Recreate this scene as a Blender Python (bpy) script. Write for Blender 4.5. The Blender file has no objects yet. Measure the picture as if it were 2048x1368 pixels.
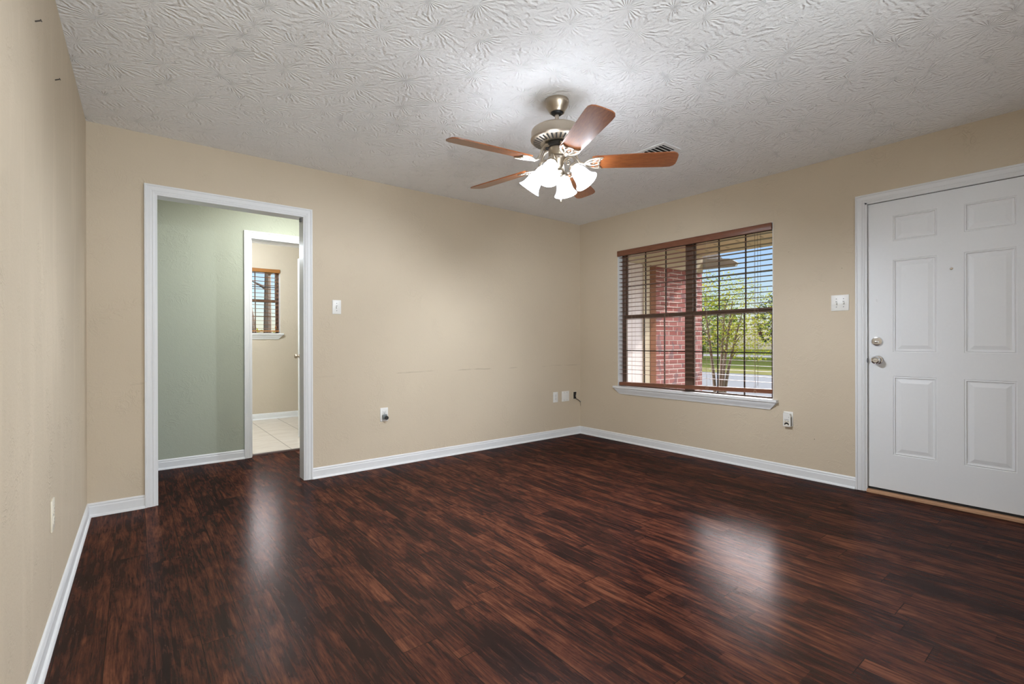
import bpy, math, random
from mathutils import Matrix, Vector
random.seed(7)
sc = bpy.context.scene
COL = sc.collection
PI = math.pi

# ------------------------------------------------------------------ camera
CAMP = Vector((-4.1258, -3.9456, 1.0768))
YAW, PIT, ROL, FPX = 0.6672, -0.0011, -0.0024, 962.53
f_ = Vector((math.sin(YAW)*math.cos(PIT), math.cos(YAW)*math.cos(PIT), math.sin(PIT)))
r0 = Vector((math.cos(YAW), -math.sin(YAW), 0)); u0 = r0.cross(f_)
r_ = r0*math.cos(ROL) + u0*math.sin(ROL); u_ = u0*math.cos(ROL) - r0*math.sin(ROL)
cam = bpy.data.objects.new('camera', bpy.data.cameras.new('camera'))
COL.objects.link(cam)
cam.data.sensor_width = 36.0; cam.data.sensor_fit = 'HORIZONTAL'
cam.data.lens = FPX*36.0/2048.0
cam.data.clip_start = 0.02; cam.data.clip_end = 300
M = Matrix((r_, u_, -f_)).transposed().to_4x4(); M.translation = CAMP
cam.matrix_world = M
sc.camera = cam

# ------------------------------------------------------------------ colour management
sc.view_settings.view_transform = 'Standard'
sc.view_settings.look = 'None'
sc.view_settings.gamma = 1.0
sc.view_settings.use_curve_mapping = False
sc.view_settings.exposure = 0.45

# ------------------------------------------------------------------ sky, sun, added rear fill, lamps of the neighbouring rooms
SHADE_E = 15.0      # glow of the four glass shades
BULB_W = 44.0        # each bulb
SUN_E, SKY_E, FILL_CLOUD_E = 1.6, 0.115, 32.0
world = bpy.data.worlds.new('world'); sc.world = world; world.use_nodes = True
wn = world.node_tree; wn.nodes.clear()
wo = wn.nodes.new('ShaderNodeOutputWorld'); wb = wn.nodes.new('ShaderNodeBackground')
ws = wn.nodes.new('ShaderNodeTexSky'); ws.sky_type = 'NISHITA'; ws.sun_disc = False
ws.sun_elevation = math.radians(35); ws.sun_rotation = math.radians(145); ws.air_density = 1.3; ws.dust_density = 0.6
wb.inputs[1].default_value = 1.0
def wmath(op, a, b, c=0.0):
    x = wn.nodes.new('ShaderNodeMath'); x.operation = op; x.use_clamp = op == 'MULTIPLY_ADD'
    for i, v in enumerate((a, b, c)):
        if hasattr(v, 'node'): wn.links.new(v, x.inputs[i])
        else: x.inputs[i].default_value = v
    return x.outputs[0]
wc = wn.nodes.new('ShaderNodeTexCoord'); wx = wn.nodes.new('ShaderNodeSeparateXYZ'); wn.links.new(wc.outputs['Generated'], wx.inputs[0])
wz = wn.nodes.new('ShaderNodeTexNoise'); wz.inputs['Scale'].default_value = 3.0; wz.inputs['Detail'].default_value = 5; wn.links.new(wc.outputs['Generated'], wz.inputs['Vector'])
# bright cloud bank added above the visible strip of sky to feed floor reflections
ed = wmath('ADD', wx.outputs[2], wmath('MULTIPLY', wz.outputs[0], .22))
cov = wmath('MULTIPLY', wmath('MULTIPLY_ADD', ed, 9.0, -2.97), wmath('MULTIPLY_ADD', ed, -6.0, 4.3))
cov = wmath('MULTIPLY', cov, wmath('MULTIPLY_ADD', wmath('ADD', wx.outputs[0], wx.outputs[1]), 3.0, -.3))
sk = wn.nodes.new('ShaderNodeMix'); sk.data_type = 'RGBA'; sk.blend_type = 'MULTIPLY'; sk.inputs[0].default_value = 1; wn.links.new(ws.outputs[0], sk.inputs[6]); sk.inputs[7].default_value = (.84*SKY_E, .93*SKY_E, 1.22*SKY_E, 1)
cm = wn.nodes.new('ShaderNodeMix'); cm.data_type = 'RGBA'; wn.links.new(cov, cm.inputs[0]); wn.links.new(sk.outputs[2], cm.inputs[6]); cm.inputs[7].default_value = (FILL_CLOUD_E, FILL_CLOUD_E, FILL_CLOUD_E*1.03, 1)
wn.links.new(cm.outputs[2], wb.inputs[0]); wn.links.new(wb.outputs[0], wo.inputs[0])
def lamp(name, kind, loc, energy, **k):
    d = bpy.data.lights.new(name, kind); d.energy = energy
    for a, v in k.items(): setattr(d, a, v)
    o = bpy.data.objects.new(name, d); COL.objects.link(o); o.location = loc
    return o
sun = lamp('sun', 'SUN', (0, 0, 20), SUN_E, angle=0.01, color=(1, .95, .86))
sun.rotation_euler = Vector((-.516, .736, -.438)).to_track_quat('-Z', 'Y').to_euler()
rear_fill = lamp('rear_fill_light', 'AREA', (-3.15, -4.80, 1.25), 66, shape='RECTANGLE', size=1.9, size_y=1.5, color=(.90, .955, 1))
rear_fill.rotation_euler = (PI/2+.45, 0, 0)                 # added fill light, tilted up through the added window behind the camera
lamp('hall_lamp', 'AREA', (-2.95, 0.36, 2.43), 17, shape='DISK', size=0.5, color=(.93, .97, 1))
lamp('tile_room_lamp', 'POINT', (-3.3, 2.3, 2.25), 52, shadow_soft_size=0.12, color=(.88, .95, 1))

# ------------------------------------------------------------------ material helpers
MATS = {}
def srgb(r, g, b):
    def c(v):
        v /= 255.0
        return v/12.92 if v <= .04045 else ((v+.055)/1.055)**2.4
    return (c(r), c(g), c(b), 1)
class NT:
    def __init__(s, name):
        s.m = bpy.data.materials.new(name); s.m.use_nodes = True
        s.t = s.m.node_tree; s.t.nodes.clear()
        s.out = s.n('ShaderNodeOutputMaterial')
        MATS[name] = s.m
    def n(s, typ, **k):
        x = s.t.nodes.new(typ)
        for a, v in k.items(): setattr(x, a, v)
        return x
    def l(s, a, b): s.t.links.new(a, b)
    def set(s, node, i, v):
        if hasattr(v, 'node'): s.l(v, node.inputs[i])
        else: node.inputs[i].default_value = v
    def math(s, op, a, b=0.0, c=0.0):
        x = s.n('ShaderNodeMath', operation=op); s.set(x, 0, a); s.set(x, 1, b); s.set(x, 2, c); return x.outputs[0]
    def mix(s, f, a, b):
        x = s.n('ShaderNodeMix', data_type='RGBA'); s.set(x, 0, f); s.set(x, 6, a); s.set(x, 7, b); return x.outputs[2]
    def ramp(s, f, stops):
        x = s.n('ShaderNodeValToRGB'); s.set(x, 0, f)
        e = x.color_ramp.elements
        while len(e) < len(stops): e.new(0.5)
        for q, (p, c) in zip(e, stops): q.position = p; q.color = c
        return x.outputs[0]
    def coord(s): return s.n('ShaderNodeTexCoord').outputs['Object']
    def vmul(s, v, k):
        x = s.n('ShaderNodeVectorMath', operation='MULTIPLY'); s.l(v, x.inputs[0]); x.inputs[1].default_value = k; return x.outputs[0]
    def noise(s, v, scale, detail=3, rough=.5, dist=0.0, out='Fac'):
        x = s.n('ShaderNodeTexNoise'); s.l(v, x.inputs['Vector'])
        x.inputs['Scale'].default_value = scale; x.inputs['Detail'].default_value = detail
        x.inputs['Roughness'].default_value = rough; x.inputs['Distortion'].default_value = dist
        return x.outputs[out]
    def bump(s, h, strength, dist):
        x = s.n('ShaderNodeBump'); x.inputs['Strength'].default_value = strength; x.inputs['Distance'].default_value = dist
        s.l(h, x.inputs['Height']); return x.outputs[0]
    def pbr(s, col, rough=.5, metal=0., normal=None, spec=.5, coat=0., coat_r=.1):
        p = s.n('ShaderNodeBsdfPrincipled'); s.set(p, 'Base Color', col); s.set(p, 'Roughness', rough)
        p.inputs['Metallic'].default_value = metal; p.inputs['Specular IOR Level'].default_value = spec
        p.inputs['Coat Weight'].default_value = coat; p.inputs['Coat Roughness'].default_value = coat_r
        if normal is not None: s.l(normal, p.inputs['Normal'])
        s.l(p.outputs[0], s.out.inputs[0]); return p

def simple(name, col, rough=.5, metal=0., spec=.5, var=.04, nscale=30, bump=0., coat=0.):
    t = NT(name); co = t.coord(); nz = t.noise(co, nscale, 3)
    a = tuple(min(1, c*(1-var)) for c in col[:3])+(1,); b = tuple(min(1, c*(1+var)) for c in col[:3])+(1,)
    c = t.mix(nz, a, b)
    t.pbr(c, rough, metal, t.bump(nz, bump, .002) if bump else None, spec, coat)
    return t.m

def paint(name, col, smudge=0.0, scuff=0.0):
    """skip-trowelled drywall under eggshell paint"""
    t = NT(name); co = t.coord()
    big = t.noise(co, 9, 4, .55, 2.2)
    ridge = t.math('ABSOLUTE', t.math('SUBTRACT', big, .5))
    ridge = t.math('SUBTRACT', 1.0, t.math('MULTIPLY', ridge, 16.0)); ridge = t.math('MAXIMUM', ridge, 0.0)
    mask = t.noise(co, 5, 2); mask = t.math('MULTIPLY', t.math('MAXIMUM', t.math('SUBTRACT', mask, .5), 0.0), 4.0)
    fine = t.noise(co, 95, 3, .6); mid = t.noise(co, 24, 3)
    h = t.math('ADD', t.math('MULTIPLY', ridge, mask), t.math('MULTIPLY', fine, .5)); h = t.math('ADD', h, t.math('MULTIPLY', mid, .5))
    v = t.noise(co, 1.7, 3)
    d = tuple(c*.95 for c in col[:3])+(1,); e = tuple(min(1, c*1.04) for c in col[:3])+(1,)
    c = t.mix(v, d, e)
    if smudge:
        sm = t.noise(t.vmul(co, (3.5, 3.5, .55)), 2.2, 4, .6, .4)
        sm = t.math('MULTIPLY', t.math('MAXIMUM', t.math('SUBTRACT', sm, .52), 0.0), smudge)
        c = t.mix(sm, c, (col[0]*1.25, col[1]*1.25, col[2]*1.28, 1))
    if scuff:
        sz = t.n('ShaderNodeSeparateXYZ'); t.l(co, sz.inputs[0])
        zz = t.math('ADD', sz.outputs[2], t.math('MULTIPLY', t.math('SUBTRACT', t.noise(co, 3.0, 2), .5), .05))
        ln = t.math('LESS_THAN', t.math('ABSOLUTE', t.math('SUBTRACT', zz, scuff)), .006)
        br_ = t.math('MULTIPLY', t.math('MAXIMUM', t.math('SUBTRACT', t.noise(t.vmul(co, (1.6, 1, 3)), 2.0, 3), .50), 0.0), 3.0)
        c = t.mix(t.math('MINIMUM', t.math('MULTIPLY', ln, br_), .35), c, (col[0]*.45, col[1]*.42, col[2]*.38, 1))
    # tiny dark nail holes and chips
    sp = t.n('ShaderNodeTexVoronoi'); t.l(co, sp.inputs['Vector']); sp.inputs['Scale'].default_value = 3.4
    k = t.math('LESS_THAN', sp.outputs['Distance'], .014)
    k = t.math('MULTIPLY', k, .55)
    c = t.mix(k, c, (.08, .06, .04, 1))
    t.pbr(c, .62, 0, t.bump(h, .55, .0035), .25)
    return t.m
TAN = (.615, .523, .398, 1)
paint('tan_wall_paint', TAN)
paint('scuffed_tan_wall_paint', TAN, 0.0, .805)
paint('smudged_tan_wall_paint', TAN, 1.3)
paint('sage_wall_paint', (.40, .43, .345, 1))
paint('cream_wall_paint', (.56, .49, .39, 1))

t = NT('stomped_ceiling'); co = t.coord()                       # crow's-foot brush texture
warp = t.n('ShaderNodeVectorMath', operation='MULTIPLY_ADD'); t.l(t.noise(co, 4, 2, .5, 0, 'Color'), warp.inputs[0]); warp.inputs[1].default_value = (.10, .10, 0); t.l(co, warp.inputs[2])
vo = t.n('ShaderNodeTexVoronoi'); t.l(warp.outputs[0], vo.inputs['Vector']); vo.inputs['Scale'].default_value = 4.2
df = t.n('ShaderNodeVectorMath', operation='SUBTRACT'); t.l(warp.outputs[0], df.inputs[0]); t.l(vo.outputs['Position'], df.inputs[1])
sx = t.n('ShaderNodeSeparateXYZ'); t.l(df.outputs[0], sx.inputs[0])
ang = t.math('ARCTAN2', sx.outputs[1], sx.outputs[0])
wv = t.math('SINE', t.math('ADD', t.math('MULTIPLY', ang, 21.0), t.math('MULTIPLY', t.noise(co, 22, 2), 11.0)))
brk = t.math('MULTIPLY', t.math('MAXIMUM', t.math('SUBTRACT', t.noise(co, 26, 3, .6), .40), 0.0), 4.0)
h = t.math('MULTIPLY', wv, brk)
h = t.math('MULTIPLY', h, t.math('MINIMUM', t.math('MULTIPLY', vo.outputs['Distance'], 3.5), 1.0))
h = t.math('ADD', h, t.math('MULTIPLY', t.noise(co, 70, 3, .6), 1.3))
c = t.mix(t.noise(co, 2, 3), (.885, .89, .90, 1), (.925, .93, .935, 1))
t.pbr(c, .8, 0, t.bump(h, .62, .0045), .1)

t = NT('dark_hickory_planks'); co = t.coord()
s3 = t.n('ShaderNodeSeparateXYZ'); t.l(co, s3.inputs[0]); X, Y = s3.outputs[0], s3.outputs[1]
xr = t.math('DIVIDE', t.math('ADD', X, 3.665), .135); row = t.math('FLOOR', xr); fx = t.math('SUBTRACT', xr, row)
def wnoise(t, a, b):
    cb = t.n('ShaderNodeCombineXYZ'); t.set(cb, 0, a); t.set(cb, 1, b)
    w = t.n('ShaderNodeTexWhiteNoise', noise_dimensions='2D'); t.l(cb.outputs[0], w.inputs['Vector']); return w
ro = wnoise(t, row, 3.7).outputs['Value']
yr = t.math('DIVIDE', t.math('ADD', Y, t.math('MULTIPLY', ro, 1.21)), 1.21); seg = t.math('FLOOR', yr); fy = t.math('SUBTRACT', yr, seg)
pw = wnoise(t, row, seg); pid = pw.outputs['Value']
ex = t.math('MINIMUM', fx, t.math('SUBTRACT', 1.0, fx)); ey = t.math('MULTIPLY', t.math('MINIMUM', fy, t.math('SUBTRACT', 1.0, fy)), 9.0)
edge = t.math('LESS_THAN', t.math('MINIMUM', ex, ey), .011)
# boards printed on the plank: random shorter strips of tone
hx = t.math('FLOOR', t.math('MULTIPLY', xr, 2.0)); so = wnoise(t, hx, 9.1).outputs['Value']
sg = t.math('FLOOR', t.math('ADD', t.math('DIVIDE', Y, .42), t.math('MULTIPLY', so, 7.0)))
strip = wnoise(t, hx, sg).outputs['Value']
cb = t.n('ShaderNodeCombineXYZ'); t.l(X, cb.inputs[0]); t.l(Y, cb.inputs[1]); t.l(t.math('MULTIPLY', pid, 37.0), cb.inputs[2])
gv = t.vmul(cb.outputs[0], (30, 2.6, 1))
grain = t.noise(gv, 1.0, 7, .62, 1.7)
fine = t.noise(t.vmul(cb.outputs[0], (170, 9, 1)), 1.0, 4, .7, .6)
blot = t.noise(t.vmul(cb.outputs[0], (9, 3.0, 1)), 1.0, 5, .62, 1.2)
def cen(f, k): return t.math('MULTIPLY', t.math('SUBTRACT', f, .5), k)
val = t.math('ADD', t.math('ADD', cen(grain, 1.15), cen(blot, .95)), t.math('ADD', cen(strip, .20), cen(fine, .85)))
val = t.math('ADD', t.math('ADD', val, cen(pid, .12)), .5)
c = t.ramp(val, [(.10, (.0065, .0036, .0038, 1)), (.32, (.0155, .0064, .0058, 1)), (.50, (.038, .0124, .0086, 1)), (.66, (.072, .0225, .0128, 1)), (.92, (.14, .050, .026, 1))])
c = t.mix(t.math('MULTIPLY', edge, .75), c, (.004, .002, .002, 1))
hh = t.math('SUBTRACT', t.math('MULTIPLY', fine, .6), t.math('MULTIPLY', edge, 1.6))
nm = t.bump(hh, .18, .0012)
di = t.n('ShaderNodeBsdfDiffuse'); t.l(c, di.inputs[0]); t.l(nm, di.inputs['Normal'])
gl = t.n('ShaderNodeBsdfGlossy'); gl.inputs['Roughness'].default_value = .22; t.l(nm, gl.inputs['Normal']); gl.inputs[0].default_value = (1, .87, .85, 1)
ms = t.n('ShaderNodeMixShader'); ms.inputs[0].default_value = .05
t.l(di.outputs[0], ms.inputs[1]); t.l(gl.outputs[0], ms.inputs[2]); t.l(ms.outputs[0], t.out.inputs[0])

t = NT('cream_floor_tile'); co = t.coord()
s3 = t.n('ShaderNodeSeparateXYZ'); t.l(co, s3.inputs[0])
a = t.math('FRACT', t.math('DIVIDE', t.math('ADD', s3.outputs[0], 2.875), .345))
lx = t.math('LESS_THAN', t.math('MINIMUM', a, t.math('SUBTRACT', 1.0, a)), .011)
n1 = t.noise(t.vmul(co, (3, 14, 1)), 1.2, 5, .6, .8)
c = t.ramp(n1, [(.3, (.50, .44, .37, 1)), (.55, (.60, .545, .475, 1)), (.8, (.66, .62, .56, 1))])
c = t.mix(lx, c, (.20, .17, .13, 1)); t.pbr(c, .35, 0, None, .4)

def wood(name, dark, light, axis=(1, 1, 1), rough=.35, coat=0., scale=1.0):
    t = NT(name); co = t.coord(); g = t.noise(t.vmul(co, axis), 14*scale, 5, .65, 1.2)
    t.pbr(t.ramp(g, [(.3, dark), (.7, light)]), rough, 0, None, .5, coat, .18); return t.m
wood('cherry_blade_wood', (.17, .046, .013, 1), (.36, .115, .032, 1), (1, 7, 7), .34, .50)
wood('brown_blind_wood', (.15, .055, .030, 1), (.24, .095, .052, 1), (2, .35, 4), .34)
wood('honey_blind_wood', (.26, .105, .025, 1), (.38, .165, .045, 1), (.35, 2, 4), .4)
wood('oak_threshold_wood', (.36, .19, .10, 1), (.52, .30, .17, 1), (4, .5, 1), .45)
wood('dark_transition_wood', (.030, .010, .008, 1), (.075, .028, .018, 1), (.6, 4, 1), .4)
wood('tree_bark', (.13, .10, .075, 1), (.24, .19, .15, 1), (1, 1, .3), .9)

simple('white_trim_paint', (.76, .77, .78, 1), .38, spec=.4, var=.02)
simple('grey_white_door_paint', (.78, .79, .80, 1), .42, spec=.35, var=.015, nscale=60, bump=.05)
simple('white_plastic', (.80, .79, .755, 1), .35, var=.01)
simple('ivory_plastic', (.78, .73, .61, 1), .4, var=.02)
simple('dark_slot', (.02, .018, .016, 1), .6)
simple('grey_slot', (.22, .22, .22, 1), .6)
simple('black_rubber', (.008, .009, .010, 1), .5)
simple('smoke_plastic', (.16, .18, .18, 1), .25)
simple('satin_nickel', (.46, .395, .315, 1), .36, 1.0, var=.03, nscale=60)
simple('bright_nickel', (.55, .49, .41, 1), .32, 1.0, var=.02)
simple('polished_chrome', (.72, .72, .73, 1), .12, 1.0, var=.01)
simple('white_enamel', (.82, .82, .82, 1), .4, var=.01)
simple('bronze_window_frame', (.13, .078, .055, 1), .42, var=.06)
simple('dark_bronze_bar', (.030, .020, .016, 1), .45)
simple('cord_brown', (.10, .05, .03, 1), .7)
simple('cord_tan', (.48, .36, .25, 1), .8)
simple('nail_steel', (.08, .07, .06, 1), .5, .6)
simple('box_blue_black', (.015, .013, .012, 1), .6)
simple('asphalt', (0.1462, 0.1462, 0.1497, 1), .9, spec=0.0, var=.08, nscale=8)
simple('lawn_grass', (0.05491, 0.0649, 0.01872, 1), .95, spec=0.0, var=.35, nscale=1.4)
simple('dry_lawn_grass', (0.1152, 0.1094, 0.0432, 1), .95, spec=0.0, var=.3, nscale=2)
simple('siding_lavender', (0.6629, 0.5987, 0.5987, 1), .7, spec=0.0)
simple('siding_cream', (0.4943, 0.4194, 0.322, 1), .7, spec=0.0)
simple('shutter_brown', (.20, .095, .060, 1), .6, spec=0.0)
simple('soffit_white', (.42, .405, .385, 1), .6, spec=0.0)
simple('roof_shingle', (.18, .16, .15, 1), .9, spec=0.0, var=.2, nscale=10)
simple('porch_concrete', (0.2, 0.188, 0.172, 1), .9, spec=0.0, var=.1)

t = NT('tan_soffit_boards'); co = t.coord(); s3 = t.n('ShaderNodeSeparateXYZ'); t.l(co, s3.inputs[0])
a = t.math('FRACT', t.math('DIVIDE', s3.outputs[1], .30)); lx = t.math('LESS_THAN', a, .09)
b = t.math('FRACT', t.math('DIVIDE', s3.outputs[0], .16)); lx = t.math('MULTIPLY', lx, t.math('LESS_THAN', b, .6))
t.pbr(t.mix(lx, (.56, .41, .27, 1), (.26, .19, .13, 1)), .7)

t = NT('red_brick'); co = t.coord(); mp = t.n('ShaderNodeMapping'); t.l(co, mp.inputs[0]); mp.inputs['Rotation'].default_value = (PI/2, 0, 0)
br = t.n('ShaderNodeTexBrick'); t.l(mp.outputs[0], br.inputs['Vector'])
for k, v in {'Color1': (.26, .098, .090, 1), 'Color2': (.35, .165, .155, 1), 'Mortar': (.50, .42, .39, 1), 'Scale': 1.0, 'Mortar Size': .006, 'Brick Width': .205, 'Row Height': .0677, 'Bias': -.1}.items(): br.inputs[k].default_value = v
c = t.mix(t.math('MULTIPLY', t.math('GREATER_THAN', t.noise(co, 6, 1), .60), .5), br.outputs[0], (.11, .10, .12, 1))
t.pbr(c, .85, spec=0.0)

def leafmat(name, a, b, c):
    t = NT(name); oi = t.noise(t.coord(), 5, 2)
    col = t.ramp(oi, [(.3, a), (.5, b), (.7, c)])
    d = t.n('ShaderNodeBsdfDiffuse'); t.l(col, d.inputs[0]); tr = t.n('ShaderNodeBsdfTranslucent'); t.l(col, tr.inputs[0])
    m = t.n('ShaderNodeMixShader'); m.inputs[0].default_value = .4; t.l(d.outputs[0], m.inputs[1]); t.l(tr.outputs[0], m.inputs[2]); t.l(m.outputs[0], t.out.inputs[0])
leafmat('yellow_green_leaves', (.10, .14, .018, 1), (.26, .28, .036, 1), (.42, .37, .065, 1))
leafmat('mid_green_leaves', (.04, .08, .02, 1), (.10, .145, .034, 1), (.19, .22, .06, 1))
leafmat('blue_green_leaves', (.025, .043, .032, 1), (.045, .07, .043, 1), (.085, .105, .055, 1))

t = NT('window_glass')
tb = t.n('ShaderNodeBsdfTransparent'); tb.inputs[0].default_value = (.97, .98, .98, 1); g = t.n('ShaderNodeBsdfGlossy'); g.inputs['Roughness'].default_value = .01
m = t.n('ShaderNodeMixShader'); fr = t.n('ShaderNodeFresnel'); fr.inputs[0].default_value = 1.4
t.l(t.math('MULTIPLY', fr.outputs[0], .35), m.inputs[0]); t.l(tb.outputs[0], m.inputs[1]); t.l(g.outputs[0], m.inputs[2]); t.l(m.outputs[0], t.out.inputs[0])

t = NT('glowing_alabaster_glass'); co = t.coord(); nz = t.noise(co, 16, 4, .6, 1.5)
e = t.n('ShaderNodeEmission'); t.l(t.mix(nz, (.83, .89, .99, 1), (.87, .933, 1.02, 1)), e.inputs[0]); lw = t.n('ShaderNodeLayerWeight'); lw.inputs[0].default_value = .5
lim = t.math('POWER', t.math('SUBTRACT', 1.0, lw.outputs['Facing']), 1.7)          # glass glows less towards its limb
t.l(t.math('MULTIPLY', t.math('MAXIMUM', lim, .045), SHADE_E*1.7), e.inputs[1])
t.l(e.outputs[0], t.out.inputs[0])
t = NT('glowing_bulb'); e = t.n('ShaderNodeEmission'); e.inputs[0].default_value = (1, .96, .9, 1); e.inputs[1].default_value = SHADE_E*1.5; t.l(e.outputs[0], t.out.inputs[0])

# ------------------------------------------------------------------ mesh helpers
class MB:
    def __init__(s): s.v = []; s.f = []
    def add(s, vs, fs, m=None):
        o = len(s.v); s.v += [(m @ Vector(v)) if m is not None else Vector(v) for v in vs]; s.f += [tuple(i+o for i in q) for q in fs]; return s
    def box(s, a, b, m=None):
        (x0, y0, z0), (x1, y1, z1) = [min(p, q) for p, q in zip(a, b)], [max(p, q) for p, q in zip(a, b)]
        vs = [(x0,y0,z0),(x1,y0,z0),(x1,y1,z0),(x0,y1,z0),(x0,y0,z1),(x1,y0,z1),(x1,y1,z1),(x0,y1,z1)]
        return s.add(vs, [(3,2,1,0),(4,5,6,7),(0,1,5,4),(1,2,6,5),(2,3,7,6),(3,0,4,7)], m)
    def bbox(s, a, b, r=.002, m=None):
        """box with chamfered edges"""
        a, b = [min(p, q) for p, q in zip(a, b)], [max(p, q) for p, q in zip(a, b)]
        import bmesh
        bm = bmesh.new(); bmesh.ops.create_cube(bm, size=1)
        for v in bm.verts: v.co = Vector([a[i]+(v.co[i]+.5)*(b[i]-a[i]) for i in range(3)])
        bmesh.ops.bevel(bm, geom=bm.edges[:], offset=r, segments=2, affect='EDGES', profile=.5)
        bm.verts.index_update()
        s.add([v.co.copy() for v in bm.verts], [[v.index for v in f.verts] for f in bm.faces], m); bm.free(); return s
    def lathe(s, prof, seg=32, m=None, cap=True):
        n = len(prof); vs = []; fs = []
        for k in range(seg):
            a = 2*PI*k/seg
            vs += [(r*math.cos(a), r*math.sin(a), z) for r, z in prof]
        for k in range(seg):
            j = (k+1) % seg
            for i in range(n-1): fs.append((k*n+i, j*n+i, j*n+i+1, k*n+i+1))
        if cap:
            if prof[0][0] > 1e-6: fs.append(tuple(k*n for k in range(seg))[::-1])
            if prof[-1][0] > 1e-6: fs.append(tuple(k*n+n-1 for k in range(seg)))
        return s.add(vs, fs, m)
    def tube(s, pts, r, seg=8, closed=False, m=None, flat=1.0):
        pts = [Vector(p) for p in pts]; n = len(pts); rs = r if isinstance(r, (list, tuple)) else [r]*n
        vs = []; fs = []; prev = None
        for i, p in enumerate(pts):
            if closed: d = pts[(i+1) % n]-pts[i-1]
            else: d = pts[min(i+1, n-1)]-pts[max(i-1, 0)]
            d.normalize()
            if prev is None:
                up = Vector((0, 0, 1)) if abs(d.z) < .9 else Vector((1, 0, 0)); a = d.cross(up).normalized()
            else:
                a = (prev - d*prev.dot(d)).normalized()
            prev = a; b = d.cross(a)
            for k in range(seg):
                q = 2*PI*k/seg; vs.append(p + a*math.cos(q)*rs[i] + b*math.sin(q)*rs[i]*flat)
        last = n if closed else n-1
        for i in range(last):
            j = (i+1) % n
            for k in range(seg): fs.append((i*seg+k, i*seg+(k+1) % seg, j*seg+(k+1) % seg, j*seg+k))
        if not closed: fs += [tuple(range(seg))[::-1], tuple((n-1)*seg+k for k in range(seg))]
        return s.add(vs, fs, m)
    def prism(s, poly, d0, d1, fn):
        """closed 2-D outline poly extruded from d0 to d1, fn(u, v, d) -> world"""
        n = len(poly); vs = [fn(u, v, d0) for u, v in poly]+[fn(u, v, d1) for u, v in poly]
        fs = [tuple(range(n))[::-1], tuple(range(n, 2*n))]+[(i, (i+1) % n, n+(i+1) % n, n+i) for i in range(n)]
        return s.add(vs, fs)
    def sphere(s, c, r, seg=16, sq=(1, 1, 1)):
        pr = [(max(0, math.sin(PI*i/seg*1.0))*r if 0 < i < seg else 0, -math.cos(PI*i/seg)*r) for i in range(seg+1)]
        mm = Matrix.Translation(Vector(c)) @ Matrix.Diagonal((sq[0], sq[1], sq[2], 1))
        return s.lathe(pr, seg*2, mm, cap=False)
WM = {}
def _mesh(name, mb, mat, inv=None, smooth=True, ang=35):
    me = bpy.data.meshes.new(name)
    vs = [inv @ v for v in mb.v] if inv is not None else mb.v
    me.from_pydata([tuple(v) for v in vs], [], mb.f); me.validate()
    import bmesh
    bm = bmesh.new(); bm.from_mesh(me); bmesh.ops.remove_doubles(bm, verts=bm.verts, dist=1e-6); bmesh.ops.recalc_face_normals(bm, faces=bm.faces); bm.to_mesh(me); bm.free()
    me.materials.append(MATS[mat])
    if smooth:
        for p in me.polygons: p.use_smooth = True
        me.set_sharp_from_angle(angle=math.radians(ang))
    return me
def tag(o, label=None, cat=None, group=None, kind=None):
    if label: o['label'] = label
    if cat: o['category'] = cat
    if group: o['group'] = group
    if kind: o['kind'] = kind
    return o
def top(name, mb, mat, label, cat, group=None, kind=None, loc=(0, 0, 0), smooth=True):
    Mx = Matrix.Translation(Vector(loc))
    o = bpy.data.objects.new(name, _mesh(name, mb, mat, Mx.inverted(), smooth)); COL.objects.link(o); o.location = loc
    WM[o] = Mx; return tag(o, label, cat, group, kind)
def struct(name, mb, mat, label, cat, smooth=False): return top(name, mb, mat, label, cat, None, 'structure', smooth=smooth)
def thing(name, loc, label, cat, group=None, kind=None):
    o = bpy.data.objects.new(name, None); COL.objects.link(o); o.location = loc; o.empty_display_size = .05
    WM[o] = Matrix.Translation(Vector(loc)); return tag(o, label, cat, group, kind)
def part(name, mb, mat, parent, label=None, smooth=True, kind=None):
    Mx = WM[parent]
    o = bpy.data.objects.new(name, _mesh(name, mb, mat, Mx.inverted(), smooth)); COL.objects.link(o); o.parent = parent
    WM[o] = Mx; return tag(o, label, kind=kind)

# plane mappings: (u along wall, z, d out of wall) -> world
def onback(u, z, d): return Vector((u, -d, z))                  # back wall y = 0, facing -y
def onright(u, z, d): return Vector((-d, u, z))                 # right wall x = 0, facing -x
LT = math.tan(.01138)
def xl(y): return -4.35+LT*y
def onleft(u, z, d): return Vector((xl(u)+d, u, z))             # left wall, facing +x
def onsage(u, z, d): return Vector((u, 1.085-d, z))
def onfar(u, z, d): return Vector((u, 3.45-d, z))

# ------------------------------------------------------------------ room shell
H = 2.44
b = MB().box((-5.6, -4.5, -.12), (0.06, 1.165, 0))
struct('floor', b, 'dark_hickory_planks', 'dark red-brown hickory plank floor of the room and hall', 'floor')
b = MB().box((-5.7, -4.6, H), (.2, 3.7, H+.15))
struct('ceiling', b, 'stomped_ceiling', 'white brush-textured ceiling over the room', 'ceiling')
# back wall with the cased opening
OX0, OX1, OZ = -3.997, -3.083, 2.048
b = MB().box((-4.45, 0, 0), (OX0-.018, .112, H)).box((OX1+.018, 0, 0), (.02, .112, H)).box((OX0-.018, 0, OZ+.018), (OX1+.018, .112, H))
struct('wall_back', b, 'scuffed_tan_wall_paint', 'tan trowelled wall with the open doorway to the hall', 'wall')
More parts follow.
